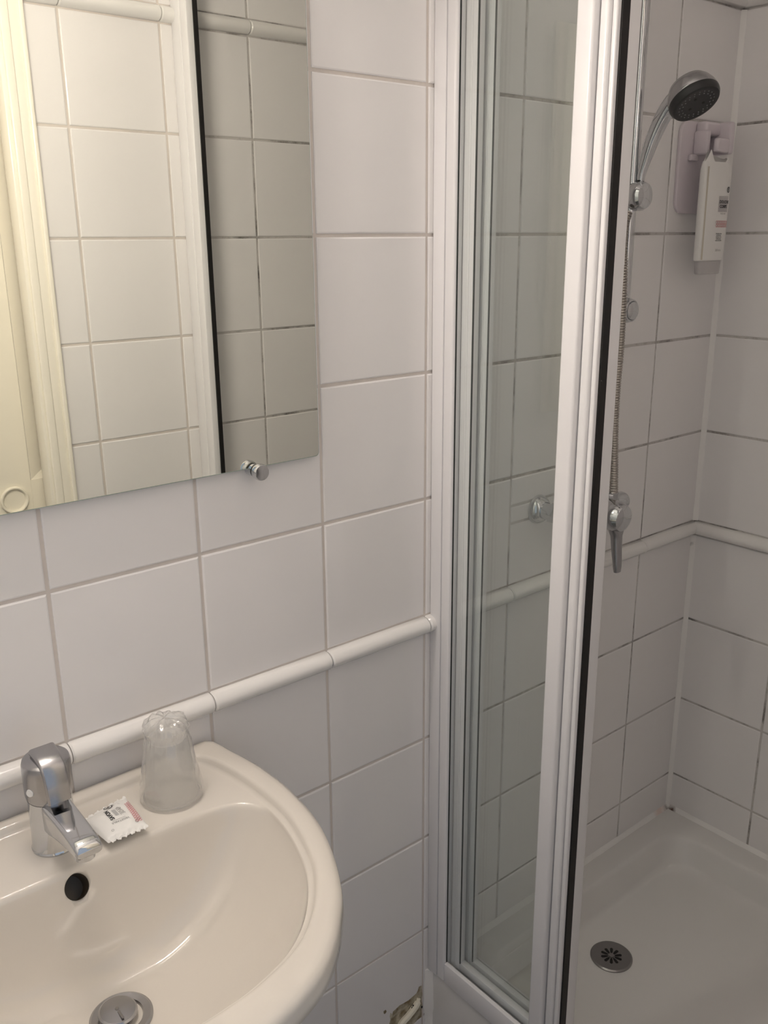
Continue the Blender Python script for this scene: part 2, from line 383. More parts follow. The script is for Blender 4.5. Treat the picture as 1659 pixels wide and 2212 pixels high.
for cx, cz in ((-.318, -.297), (-.992, -.297), (-.318, .315), (-.992, .315)):
    mb = MB(); mb.lathe([(.0085, 0), (.0085, -.0145), (.007, -.0155)], (cx, -.0005, cz), (0, 1, 0), 24)
    mb.lathe([(.0075, -.0185), (.0098, -.0195), (.0112, -.024), (.0112, -.029), (.0102, -.0312), (0, -.0316)], (cx, 0, cz), (0, 1, 0), 24)
    c = obj('mirror_clip', mb, M_CHROME, mir); c['label'] = 'small round chrome mirror clip'
    mb = MB(); mb.lathe([(.0088, -.0152), (.0088, -.0188)], (cx, 0, cz), (0, 1, 0), 20); obj('rubber_ring', mb, M_BLACK, c)

# lamp over the mirror, just above the picture: two bare tubes on a white batten
lamp = thing('mirror_lamp', (-.58, 0, .345), 'white twin-tube lamp fixed on the wall above the mirror', 'lamp')
mb = MB(); mb.box(-.83, -.43, -.034, 0, .34, .40, .006); obj('lamp_body', mb, M_PAINT, lamp)
for x in (-.805, -.455):
    mb = MB(); mb.box(x-.012, x+.012, -.097, -.033, .346, .394, .004); obj('tube_holder', mb, M_PAINT, lamp)
for z in (.358, .382):
    mb = MB(); mb.tube([(-.795, -.088, z), (-.465, -.088, z)], .0075, 10); obj('lit_tube', mb, M_TUBE, lamp)

# ------------------------------------------------------------------ washbasin
SX = -.655
def outline(pts, smooth_n=8, sharp=()):
    """right half outline (dx, y) -> dense closed star-shaped polyline as angle/radius tables about (0,-.27)"""
    P = spline([(a, b, 0) for a, b in pts], smooth_n)
    pr = [(p.x, p.y) for p in P]; full = pr + [(-x, y) for x, y in reversed(pr)]
    ang = []; rad = []
    for x, y in full:
        ang.append(math.atan2(x, (y+.27))); rad.append(math.hypot(x, y+.27))
    A = np.array(ang); R = np.array(rad); A = np.where(A < 0, A+2*np.pi, A); o = np.argsort(A); return A[o], R[o]
NA = 200
TH = np.array([2*math.pi*(i+.5)/NA for i in range(NA)])
def rad_of(tab):
    A, R = tab; A = np.concatenate([A-2*np.pi, A, A+2*np.pi]); R = np.concatenate([R, R, R]); return np.interp(TH, A, R)
OUT = rad_of(outline([(0, 0), (.06, 0), (.12, 0), (.18, 0), (.238, 0), (.248, -.003), (.253, -.012), (.258, -.045), (.267, -.1), (.2685, -.17), (.259, -.244), (.238, -.307), (.209, -.362), (.186, -.391), (.159, -.419), (.125, -.444), (.091, -.458), (.055, -.468), (.02, -.473), (0, -.474)]))
INN = rad_of(outline([(0, -.028), (.06, -.028), (.12, -.028), (.18, -.0285), (.2, -.031), (.212, -.038), (.219, -.05), (.224, -.066), (.23, -.098), (.2345, -.152), (.232, -.218), (.217, -.279), (.197, -.325), (.162, -.37), (.12, -.401), (.068, -.417), (.027, -.4215), (0, -.422)]))
HOL = rad_of(outline([(0, -.134), (.05, -.134), (.1, -.134), (.14, -.1355), (.18, -.1405), (.206, -.151), (.221, -.168), (.2275, -.19), (.2285, -.218), (.2135, -.279), (.1935, -.322), (.1585, -.366), (.117, -.397), (.066, -.4125), (.027, -.417), (0, -.4175)]))
def loop(r, z, dy=0.0):
    zz = z if hasattr(z, '__len__') else [z]*NA
    return [(SX+float(r[i])*math.sin(TH[i]), min(-.0005, -.27+dy+float(r[i])*math.cos(TH[i])), float(zz[i])) for i in range(NA)]
loops = []
def at_s(r, s): return r*s
for s, z in ((.30, -.865), (.45, -.86), (.62, -.835), (.80, -.785), (.93, -.728), (.975, -.702)): loops.append(loop(OUT*s, z, (1-s)*.20))
seq = [(OUT-.001, -.692), (OUT, -.683), (OUT-.0008, -.6755), (OUT-.004, -.6695), (OUT-.010, -.6662), (OUT-.016, -.665), (INN+.007, -.6650), (INN+.003, -.6658), (INN+.0005, -.6685), (INN-.0012, -.6720), (INN-.003, -.6745), (INN-.007, -.6757)]
prev = None
for r, z in seq:
    if prev is not None and z > -.684: r = np.minimum(r, prev-.0006)
    loops.append(loop(r, z)); prev = r
for d, z in ((.005, -.6760), (.0012, -.6770), (-.0015, -.6797), (-.0035, -.6835)):
    r = np.minimum(HOL+d, prev-.0007); loops.append(loop(r, z)); prev = r
base = prev; DR = (0.0, -.236); drr = .031
# drain circle as radii about the loft centre (drain sits a little behind it)
for k in range(1, 23):
    s = k/22.0; lp = []
    for i in range(NA):
        px, py = float(base[i])*math.sin(TH[i]), -.27+float(base[i])*math.cos(TH[i])
        qx, qy = DR[0]+drr*math.sin(TH[i]), DR[1]+drr*math.cos(TH[i])
        e = s**1.12; dep = 1-(1-s)**2.35
        lp.append((SX+px+(qx-px)*e, py+(qy-py)*e, -.6835-(.806-.6835)*dep))
    loops.append(lp)
mb = MB(); mb.loft(loops)
sink = thing('washbasin', (SX, -.2, -.865), 'off-white ceramic washbasin on the tiled wall below the mirror', 'sink')
basin = obj('basin', mb, M_CERAMIC, sink, True, 60)
# overflow hole bored into the back slope of the bowl
hc = Vector((-.6535, -.1375, -.6995)); hd = Vector((0, -.80, .62)).normalized()
cut = obj('cutter', MB().lathe([(.0145, -.05), (.0145, .03)], hc, hd, 40), M_DARK)
md = basin.modifiers.new('b', 'BOOLEAN'); md.operation = 'DIFFERENCE'; md.object = cut; md.solver = 'EXACT'
bpy.context.view_layer.update()
me2 = bpy.data.meshes.new_from_object(basin.evaluated_get(bpy.context.evaluated_depsgraph_get()))
basin.modifiers.clear()
if len(me2.polygons) > 1000: basin.data = me2
bpy.data.objects.remove(cut)
mb = MB(); mb.lathe([(.0143, -.003), (.0143, -.02), (.0143, -.032), (0, -.033)], hc, hd, 32, False, True); obj('overflow_shade_lining', mb, M_DARK, sink)['label'] = 'dark round overflow hole'  # added lining; its dark brown colour stands in for shade inside the hole
mb = MB(); dz = -.8055
mb.lathe([(.0335, -.002), (.0335, .0015), (.031, .0032), (.0235, .0022), (.0215, -.002), (.0215, -.010), (0, -.011)], (SX, DR[1], dz), (0, 0, 1), 48)
dr = obj('drain_flange', mb, M_CHROME2, sink)
mb = MB(); mb.lathe([(.017, -.008), (.0175, .004), (.0205, .007), (.0205, .0095), (.0185, .0112), (.004, .0122), (0, .0122)], (SX-.003, DR[1]+.002, dz), (.06, -.05, 1), 40)
pl = obj('drain_plug', mb, M_CHROME2, dr)
mb = MB(); mb.box(SX-.0012-.003, SX+.0012-.003, DR[1]-.014, DR[1]-.002, dz+.0118, dz+.0128); mb.lathe([(.0022, .0120), (.002, .0128), (0, .0129)], (SX-.003, DR[1]+.002, dz), (0, 0, 1), 14)
obj('plug_mark', mb, M_STEEL, pl)

# ------------------------------------------------------------------ basin tap
FX, FY, FZ = -.6525, -.079, -.6758
tap = thing('basin_tap', (FX, FY, FZ), 'chrome single-lever tap standing on the washbasin', 'faucet')
mb = MB(); mb.lathe([(.0262, 0), (.0265, .002), (.0252, .004), (.0248, .03), (.0245, .058), (.0246, .074)], (FX, FY, FZ), (0, 0, 1), 48); obj('tap_body', mb, M_CHROME, tap)
# spout: flat-topped, falling slightly, rounded front edge
def spoutloop(y, zt, zb, hw, r):
    return [(FX+a, y, b) for a, b in rr(-hw, hw, zb, zt, r, 4)]
mb = MB()
sp = [(-.081, -.607, -.648, .0165, .006), (-.106, -.6085, -.645, .0158, .006), (-.136, -.6095, -.6365, .0152, .005), (-.161, -.6105, -.632, .015, .005), (-.178, -.6112, -.630, .015, .006), (-.186, -.6130, -.6292, .0148, .0065), (-.1905, -.6160, -.6282, .0142, .005), (-.192, -.6195, -.6262, .0132, .0025)]
mb.loft([spoutloop(*s) for s in sp]); obj('spout', mb, M_CHROME, tap)
mb = MB(); mb.lathe([(.0112, 0), (.0112, .010), (.0095, .0108), (.0092, .006), (0, .005)], (FX, -.174, -.628), (0, 0, -1), 28); obj('aerator', mb, M_CHROME, tap)
# thin joint under the cap
mb = MB(); mb.lathe([(.0244, -.0008), (.0249, -.0004), (.0249, .0001), (.0244, .0004)], (FX, FY, FZ+.0668), (0, -.06, 1), 40); obj('joint_ring', mb, M_BLACK, tap)
# cap: leaning cylinder with a rounded sloping top
mb = MB(); ca = Vector((0, -.06, 1)).normalized(); co = Vector((FX, FY, FZ+.0668))
mb.lathe([(.0247, 0), (.0251, .0006), (.0262, .006), (.0266, .02), (.0268, .036), (.0266, .043), (.0254, .0475), (.0225, .0496), (.012, .0506), (0, .0508)], co, ca, 48); cap = obj('lever_cap', mb, M_CHROME2, tap)
# lever: broad tongue leaving the cap's top and dropping in front of it
mb = MB()
pth = spline([(FX, -.072, -.5545), (FX, -.090, -.5562), (FX, -.1030, -.5625), (FX, -.1095, -.5770), (FX, -.1135, -.6020)], 6)
lv = []
for k, p in enumerate(pth):
    t = k/(len(pth)-1); d = (pth[min(k+1, len(pth)-1)]-pth[max(k-1, 0)]).normalized(); nrm = Vector((1, 0, 0)).cross(d)
    hw = .0148-.0020*t; th = .0040-.0014*t
    lv.append([p+Vector((1, 0, 0))*a+nrm*b for a, b in rr(-hw, hw, -th, th, th*.9, 3)])
mb.loft(lv); obj('lever', mb, M_CHROME2, tap)
mb = MB(); mb.lathe([(.004, 0), (.0047, .001), (.004, .0022), (0, .0024)], (FX-.0235, -.091, -.592), (-.85, -.55, .1), 14); obj('grub_screw_cap', mb, M_DADO, tap)

# ------------------------------------------------------------------ wrapped soap
soap = thing('wrapped_soap', (-.588, -.097, -.6757), 'small white paper packet of soap printed SAVON and SOAP', 'soap')
C00, C10, C11, C01 = Vector((-.611, -.134, 0)), Vector((-.562, -.1355, 0)), Vector((-.558, -.0600, 0)), Vector((-.6175, -.0720, 0))
def soap_p(u, v, top=True, off=0.0):
    # u across (-x to +x), v along (+y); bulging pillow with pinched ends
    p = C00*(1-u)*(1-v)+C10*u*(1-v)+C11*u*v+C01*(1-u)*v
    e = (max(0, math.sin(math.pi*min(1, max(0, (v-.06)/.88))))**.42) * (max(0, math.sin(math.pi*min(1, max(0, u))))**.38)
    wr = .0009*noise.noise((u*5+1, v*5, 2 if top else 5))*(1-abs(2*u-1)**4)
    lift = .0075+.004*(1-v)*0
    z = -.6757+.0105+(.0085*e+wr if top else -.0085*e)
    z = max(z, -.6756)
    if v < .07 or v > .93: z += .0012*math.sin(u*40)
    return Vector((p.x, p.y, z+off))
mb = MB(); n1, n2 = 30, 36
for top in (True, False):
    vs = [soap_p(i/n1, k/n2, top) for i in range(n1+1) for k in range(n2+1)]
    for i in range(n1+1):                       # serrated crimped ends
        sgn = .0012 if i % 2 else -.0006
        vs[i*(n2+1)].y -= sgn; vs[i*(n2+1)+n2].y += sgn
    mb.add(vs, [(i*(n2+1)+k, (i+1)*(n2+1)+k, (i+1)*(n2+1)+k+1, i*(n2+1)+k+1) for i in range(n1) for k in range(n2)])
pk = obj('wrapper', mb, M_PACK, soap, True, 60)
def on_soap(shape, cx, cy, rot):
    vs, fs = shape; out = []
    for a, b in vs:
        x = cx+a*math.cos(rot)-b*math.sin(rot); y = cy+a*math.sin(rot)+b*math.cos(rot)
        v = (y+.1345)/.069; v = min(max(v, 0), 1)
        xl = C00.x*(1-v)+C01.x*v; xr = C10.x*(1-v)+C11.x*v
        z = soap_p(min(max((x-xl)/(xr-xl), 0), 1), v).z
        out.append((x, y, z+.0005))
    return out, fs
R90 = math.pi/2
mb = MB()
mb.add(*on_soap(text2d('SAVON', .0068, .03), -.5925, -.096, R90))
mb.add(*on_soap(ring2d(0, 0, .0043, .0056, 20), -.586, -.0755, 0)); mb.add(*on_soap(text2d('K', .006, .03), -.586, -.0755, R90))
obj('black_print', mb, M_INK, pk)['kind'] = 'stuff'
mb = MB(); mb.add(*on_soap(text2d('SOAP', .0072), -.5775, -.094, R90)); mb.add(*on_soap(text2d('VEGETABLE', .0042), -.586, -.1125, math.pi))
mb.add(*on_soap(rect2d(-.009, .009, -.0002, .0002), -.5812, -.096, R90)); mb.add(*on_soap(rect2d(-.008, .008, -.0002, .0002), -.5865, -.1092, 0))
mb.add(*on_soap(ring2d(0, 0, .0012, .0016, 12), -.600, -.122, 0)); mb.add(*on_soap(ring2d(0, 0, .0010, .0013, 12), -.573, -.077, 0))
mb.add(*on_soap(text2d('KARITE', .0022), -.5795, -.0745, R90)); mb.add(*on_soap(ring2d(0, 0, .0016, .0021, 14), -.5705, -.1225, 0)); mb.add(*on_soap(ring2d(0, 0, .0016, .0021, 14), -.567, -.1190, 0))
obj('grey_print', mb, M_INKG, pk)['kind'] = 'stuff'
mb = MB(); mb.add(*on_soap(rect2d(-.007, .007, -.0021, .0021), -.5853, -.0955, R90)); obj('pale_print', mb, M_INKL, pk)['kind'] = 'stuff'
mb = MB()
for k in range(14):
    for dx in (0, .0038):
        mb.add(*on_soap(ring2d(0, 0, .0014, .00195, 14), -.5695+dx+.004*k/14, -.1215+.0037*k, 0))
obj('pink_circles', mb, M_PINK, pk)['kind'] = 'stuff'

# ------------------------------------------------------------------ upturned plastic cup in a cellophane bag
CX, CY, CZ = -.505, -.081, -.6757
cup = thing('wrapped_cup', (CX, CY, CZ), 'upturned clear plastic cup in a crumpled film bag on the basin', 'cup')
mb = MB(); mb.lathe([(.0345, .0015), (.0352, .0025), (.0345, .004), (.033, .0045), (.0255, .079), (.024, .083), (.021, .0805), (0, .080)], (CX, CY, CZ), (0, 0, 1), 48, False, True); obj('cup', mb, M_CUP, cup)
mb = MB(); loops = []; n = 90
hp = [(.0372, .0008), (.0395, .004), (.0392, .012), (.0378, .022), (.0358, .034), (.0338, .046), (.0318, .058), (.0300, .069), (.0285, .077), (.0265, .083), (.0250, .088), (.0262, .093), (.0285, .098), (.0262, .104), (.0190, .109), (.009, .111), (.001, .1105)]
for k, (r, h) in enumerate(hp):
    t = h/.11; l = []
    for i in range(n):
        a = 2*math.pi*i/n; amp = .0009+.0032*max(0, t-.62)/.38
        rr_ = r*(1+.0)+amp*(noise.noise((math.cos(a)*4, math.sin(a)*4, h*45))+.7*noise.noise((math.cos(a)*11, math.sin(a)*11, h*120)))*(1 if r > .006 else .2)
        hz = h+(.0045*noise.noise((math.cos(a)*3+7, math.sin(a)*3, h*60)) if t > .7 else 0)
        l.append((CX+rr_*math.cos(a)-.004*max(0, t-.75), CY+rr_*math.sin(a), CZ+max(.0006, hz)))
    loops.append(l)
mb.loft(loops, False, False); obj('film_bag', mb, M_WRAP, cup, True, 28)

# ------------------------------------------------------------------ shower screen
ZB, ZT = -1.323, .52
enc = thing('shower_screen', (.04, -.39, ZB), 'white framed glass shower screen with its sliding panels pushed back', 'shower screen')
mb = MB(); mb.box(.011, .031, -.0245, -.0005, ZB, ZT, .0015); mb.box(.0105, .031, -.0450, -.0252, ZB, ZT, .004, 4); obj('wall_channel', mb, M_ALU, enc)
mb = MB(); mb.box(.011, .031, YF+.001, YF+.035, ZB, ZT, .0015); mb.box(.0125, .030, YF+.034, YF+.060, ZB, ZT, .002, 3); sc_ = obj('strike_channel', mb, M_ALU, enc)
mb = MB(); mb.box(.0265, .0355, YF+.0598, YF+.0635, ZB+.002, ZT-.002); obj('magnetic_strip', mb, M_BLACK, sc_)
def track(z0, z1, zl):
    mb = MB(); yb, ya = YF+.0605, -.0456
    a, b = min(z0, zl), max(z0, zl)
    mb.box(.011, .0195, yb, ya, min(z0, z1), max(z0, z1), .0012); mb.box(.0195, .078, yb, ya, a, b)
    mb.box(.0215, .0245, yb, ya, min(zl, zl+(z1-z0)*.35), max(zl, zl+(z1-z0)*.35), .0006); mb.box(.0425, .0455, yb, ya, min(zl, zl+(z1-z0)*.35), max(zl, zl+(z1-z0)*.35), .0006)
    mb.box(.075, .079, yb, ya, min(z0, zl+(z1-z0)*.45), max(z0, zl+(z1-z0)*.45), .0008)
    return mb
obj('bottom_track', track(ZB, -1.2805, ZB+.014), M_ALU, enc)
obj('top_track', track(ZT, ZT-.045, ZT-.014), M_ALU, enc)
GZ0, GZ1 = -1.288, ZT-.03
def panel(name, frame, glass, gask, extra=None):
    o = obj(name, frame, M_ALU, enc); obj('glass_pane', glass, M_GLASS, o, False)
    for g in gask: obj('gasket', g, M_GASK, o, False)
    if extra: obj('magnetic_strip', extra, M_BLACK, o, False)
    return o
# fixed pane next to the wall
fr = MB().box(.011, .030, -.273, -.2465, GZ0+.008, ZT-.02, .004, 4)
panel('fixed_panel', fr, MB().box(.0195, .0235, -.250, -.046, GZ0, GZ1), [MB().box(.0165, .0185, -.0463, -.0445, GZ0+.008, GZ1)])
# first sliding panel
fr = MB().box(.0262, .0410, -.0695, -.0465, GZ0, GZ1, .002, 3); fr.box(.0252, .0410, -.0610, -.0560, GZ0, GZ1, .001)
fr.box(.033, .050, -.280, -.252, GZ0, GZ1, .002, 3); fr.box(.0188, .050, -.2885, -.2745, GZ0, GZ1, .004, 4)
fr.box(.0275, .0405, -.2525, -.069, GZ0, GZ0+.016, .0015)
panel('sliding_panel', fr, MB().box(.0340, .0375, -.2525, -.069, GZ0+.015, GZ1), [MB().box(.0262, .0282, -.0714, -.0696, GZ0+.016, GZ1)])
# second sliding panel with the black closing strip
fr = MB().box(.0465, .0605, -.0810, -.0610, GZ0, GZ1, .002, 3); fr.box(.0455, .0605, -.0730, -.0690, GZ0, GZ1, .001)
fr.box(.053, .0700, -.2960, -.246, GZ0, GZ1, .0015, 2); fr.box(.0235, .0700, -.2966, -.2893, GZ0, GZ1, .002, 3)
fr.box(.0480, .0600, -.2465, -.0805, GZ0, GZ0+.016, .0015)
panel('sliding_panel', fr, MB().box(.0545, .0580, -.2465, -.0805, GZ0+.015, GZ1), [MB().box(.0466, .0484, -.0829, -.0811, GZ0+.016, GZ1)], MB().box(.0300, .0445, -.2992, -.2960, GZ0, GZ1, .0008))

# ------------------------------------------------------------------ shower tray
tray = thing('shower_tray', (.41, -.39, ZF), 'white square shower tray with rounded inner corners', 'shower tray')
TX0, TX1, TY0, TY1 = .016, XC-.0005, YF+.0005, -.0005
TZ = -1.3235
def rrl(ins, z, r, n=10, x0=TX0, x1=TX1, y0=TY0, y1=TY1):
    pts = rr(x0+ins[0], x1-ins[1], y0+ins[2], y1-ins[3], r, n); return [(x, y, z) for x, y in pts]
loops = [rrl((0, 0, 0, 0), ZF+.0005, .002), rrl((0, 0, 0, 0), TZ, .002)]
for ins, z, r in ((.044, TZ-.0012, .055), (.056, TZ-.0020, .062), (.0595, TZ-.0036, .065), (.0625, TZ-.0075, .067), (.0650, TZ-.0125, .069), (.0775, TZ-.0570, .074), (.0825, TZ-.0650, .077), (.091, TZ-.0695, .082), (.112, TZ-.0712, .095), (.15, TZ-.0722, .12), (.24, TZ-.0734, .12), (.33, TZ-.0745, .05)):
    loops.append(rrl((ins+.018, ins, ins, ins-.004), z, r))
mb = MB(); mb.loft(loops); obj('tray_body', mb, M_ACRYL, tray, True, 50)
DX, DY, DZ = .3655, -.163, TZ-.0728
mb = MB(); mb.lathe([(.0415, -.006), (.0415, .0022), (.0385, .0042), (.030, .0036), (.0245, .0032), (0, .0032)], (DX, DY, DZ), (0, 0, 1), 48); dr = obj('drain_cover', mb, M_STEEL, tray)
for k in range(10):
    a = 2*math.pi*k/10; mb = MB(); c, s = math.cos(a), math.sin(a)
    pts = [(.007, -.0012), (.012, -.0026), (.0195, -.0030), (.0215, 0), (.0195, .0030), (.012, .0026), (.007, .0012)]
    mb.loft([[(DX+p*c-q_*s, DY+p*s+q_*c, DZ+.0031) for p, q_ in pts], [(DX+p*c-q_*s, DY+p*s+q_*c, DZ+.0036) for p, q_ in pts]])
    obj('drain_slot', mb, M_BLACK, dr, False)
mb = MB(); mb.lathe([(.0055, .003), (.0055, .0052), (.003, .0058), (0, .0058)], (DX, DY, DZ), (0, 0, 1), 16); obj('drain_boss', mb, M_STEEL, dr)
mb = MB(); mb.loft(bead((.081, 0, TZ), (XC, 0, TZ), (0, -1, 0), (0, 0, 1), .0085, 30)); mb.loft(bead((XC, 0, TZ), (XC, YF+.001, TZ), (-1, 0, 0), (0, 0, 1), .0085, 30))
mb.loft(bead((.016, 0, ZF), (.016, 0, ZB-.002), (-1, 0, 0), (0, -1, 0), .012, 16)); obj('sealant_bead', mb, M_SEAL, tray)['label'] = 'white silicone bead round the tray'

# ------------------------------------------------------------------ shower rail, slider and hand shower
RX, RY = .418, -.05
rail = thing('shower_rail', (RX, 0, -.15), 'chrome upright shower rail on the tiled shower wall', 'shower rail')
mb = MB(); mb.tube([(RX, RY, -.145), (RX, RY, .56)], .0092, 24); obj('rail_tube', mb, M_CHROME, rail)
for z in (-.127, .545):
    mb = MB(); mb.lathe([(.0185, 0), (.0185, .004), (.0165, .008), (.0165, .030), (.0195, .040), (.0212, .052), (.0212, .060), (.019, .0665), (.0165, .068), (.0158, .0668), (.0152, .068), (.0150, .070), (.009, .0735), (0, .0745)], (RX, 0, z), (0, -1, 0), 36); obj('rail_bracket', mb, M_CHROME, rail)['label'] = 'round domed chrome rail end bracket'
mb = MB(); mb.lathe([(.0165, .026), (.019, .028), (.0195, .042), (.0205, .052), (.0225, .056), (.0240, .062), (.0235, .071), (.020, .0775), (.012, .0810), (0, .0820)], (RX, 0, .060), (0, -1, 0), 40); sl = obj('slider', mb, M_CHROME, rail)
mb = MB(); mb.lathe([(.0022, 0), (.0022, .0014), (0, .0016)], (RX-.004, -.066, .0835), (0, 0, 1), 12, sx=1.8); obj('slider_slot', mb, M_BLACK, sl)

hs = thing('hand_shower', (RX, -.074, .055), 'chrome hand shower with black spray face in the rail slider', 'shower head')
pth = spline([(RX, -.0660, .0835), (RX, -.0668, .094), (RX, -.0735, .118), (RX, -.0838, .1465), (RX, -.0968, .1735), (RX, -.1125, .1960), (RX, -.128, .2085)], 7)
rad = [np.interp(k/(len(pth)-1), [0, .2, .45, .7, .88, 1], [.0060, .0072, .0110, .0130, .0138, .012]) for k in range(len(pth))]
mb = MB(); mb.tube(pth, [float(r) for r in rad], 24, side=(1, 0, 0)); obj('handle', mb, M_CHROME, hs)
HA = Vector((-.13, -.575, -.805)).normalized(); HC = Vector((RX, -.1495, .2045))
mb = MB(); mb.lathe([(0, -.0285), (.010, -.0278), (.020, -.0255), (.029, -.0205), (.0345, -.0125), (.0382, -.003), (.0395, .005), (.0388, .007)], HC, HA, 48, True, True); obj('head_shell', mb, M_CHROME2, hs)
mb = MB(); mb.lathe([(.0391, .0055), (.0397, .0075), (.0391, .012), (.0362, .0175), (.033, .0185), (.030, .0178), (.012, .0172), (0, .0172)], HC, HA, 48, True, True); sf = obj('spray_face', mb, M_FACE, hs)
mb = MB(); e1 = (Vector((1, 0, 0))-HA*HA.x).normalized(); e2 = HA.cross(e1)
for r, n_ in ((.0275, 22), (.0225, 18)):
    for k in range(n_):
        a = 2*math.pi*(k+(.5 if n_ == 18 else 0))/n_; c = HC+HA*.0172+(e1*math.cos(a)+e2*math.sin(a))*r
        mb.lathe([(.0011, 0), (.0009, .0013), (0, .0014)], c, HA, 8)
nz = obj('nozzles', mb, M_NOZ, sf); nz['kind'] = 'stuff'
mb = MB()
for k in range(3):
    a = 2*math.pi*k/3+.5; c = HC+HA*.0171+(e1*math.cos(a)+e2*math.sin(a))*.012
    mb.lathe([(.0024, 0), (.0024, .0006), (0, .0007)], c, HA, 12)
obj('jet_holes', mb, M_BLACK, sf)['kind'] = 'stuff'

# hose: spiral steel, from the mixer up to the foot of the hand shower
hp = spline([(.380, -.083, -.452), (.379, -.080, -.40), (.3795, -.0745, -.33), (.380, -.0725, -.26), (.381, -.0735, -.19), (.3812, -.0725, -.12), (.3825, -.068, -.05), (.3850, -.0630, -.01), (.3930, -.0590, .018), (.4000, -.0580, .034)], 26)
res = []; Ls = 0.0
for k in range(len(hp)-1): Ls += (hp[k+1]-hp[k]).length
N = int(Ls/.0009); acc = 0; k = 0; out = [hp[0]]; 
cum = [0]
for a, b in zip(hp, hp[1:]): cum.append(cum[-1]+(b-a).length)
cum = np.array(cum); hx = np.array([tuple(p) for p in hp])
ts = np.linspace(0, cum[-1], N); pts = [(float(np.interp(t, cum, hx[:, 0])), float(np.interp(t, cum, hx[:, 1])), float(np.interp(t, cum, hx[:, 2]))) for t in ts]
rd = [.0078 if (i % 5) in (1, 2, 3) else (.0072 if i % 5 == 4 else .0064) for i in range(N)]
mb = MB(); mb.tube(pts, rd, 12, side=(1, 0, 0)); hose = obj('shower_hose', mb, M_HOSE, None, True, 25)
tag(hose, 'ribbed steel shower hose hanging from the rail to the mixer', 'hose')

# ------------------------------------------------------------------ shower mixer
mx = thing('shower_mixer', (.347, 0, -.47), 'chrome shower mixer tap with a hanging lever on the tiles', 'faucet')
MZ, MY = -.470, -.065
for x in (.272, .422):
    mb = MB(); mb.lathe([(.0268, .0005), (.0268, .003), (.0235, .010), (.0178, .0165), (.0165, .0175)], (x, 0, MZ), (0, -1, 0), 40); obj('wall_rosette', mb, M_CHROME, mx)
    mb = MB(); mb.lathe([(.0145, .016), (.0145, .032)], (x, 0, MZ), (0, -1, 0), 28); mb.lathe([(.0165, .0315), (.0185, .033), (.0185, .05), (.017, .0515)], (x, 0, MZ), (0, -1, 0), 8); obj('union_nut', mb, M_CHROME, mx)
mb = MB(); mb.lathe([(.010, -.0895), (.0145, -.0882), (.0168, -.083), (.0175, -.06), (.0205, -.03), (.0215, 0), (.0205, .03), (.0175, .06), (.0168, .083), (.0145, .0882), (.010, .0895), (0, .090)], (.347, MY, MZ), (1, 0, 0), 40, True, True); obj('mixer_body', mb, M_CHROME, mx)
mb = MB(); mb.lathe([(.0125, -.0015), (.0125, .012), (.0108, .014), (.009, .0145)], (.380, -.079, -.4500-.006), (0, 0, 1), 8); obj('hose_nut', mb, M_CHROME, mx)
mb = MB(); mb.lathe([(.0262, .004), (.0262, .022), (.0254, .0235), (.0254, .0245), (.0268, .026), (.0275, .042), (.0268, .056), (.0225, .0655), (.013, .0698), (0, .0708)], (.347, MY, MZ), (0, -1, -.06), 40); obj('cartridge_cap', mb, M_CHROME, mx)
mb = MB(); lv = []
pth = spline([(.347, -.1065, -.472), (.347, -.1150, -.490), (.347, -.1175, -.508), (.347, -.1195, -.530), (.347, -.1225, -.553), (.347, -.1245, -.5735)], 6)
for k, p in enumerate(pth):
    t = k/(len(pth)-1); d = (pth[min(k+1, len(pth)-1)]-pth[max(k-1, 0)]).normalized(); nrm = Vector((1, 0, 0)).cross(d)
    hw = float(np.interp(t, [0, .15, .4, .9, 1], [.0245, .0205, .0105, .0082, .0070])); th = float(np.interp(t, [0, .25, .9, 1], [.020, .0100, .0062, .0045]))
    lv.append([p+Vector((1, 0, 0))*a+nrm*b for a, b in rr(-hw, hw, -th, th, th*.85, 4)])
mb.loft(lv); obj('lever', mb, M_CHROME2, mx)
mb = MB(); mb.lathe([(.0125, 0), (.0125, .014), (.0105, .017), (.0105, .024), (0, .0245)], (.347, -.067, MZ-.021), (0, 0, -1), 28); obj('lower_outlet', mb, M_CHROME2, mx)

# ------------------------------------------------------------------ bottle holder and shower-gel bottle
hold = thing('bottle_holder', (.68, 0, .035), 'pale lilac plastic holder plate on the shower wall', 'holder')
mb = MB(); lo = []
for y, ins in ((-.0005, 0), (-.0045, 0), (-.0062, .0012), (-.0068, .003)):
    lo.append([(x, y, z) for x, z in rr(.617+ins, .747-ins, .036+ins, .197-ins, .022-ins*.5, 7)])
mb.loft(lo); obj('back_plate', mb, M_LILAC, hold)
mb = MB(); mb.box(.660, .716, -.030, -.0066, .172, .196, .006, 3); mb.box(.656, .668, -.036, -.0066, .138, .180, .004, 3); mb.box(.706, .722, -.052, -.0066, .140, .196, .005, 3)
mb.box(.668, .708, -.0516, -.040, .142, .166, .004, 3); obj('hook_arm', mb, M_LILAC, hold)
mb = MB(); mb.box(.642, .664, -.016, -.0066, .128, .140, .003); obj('stop_lug', mb, M_LILAC, hold)

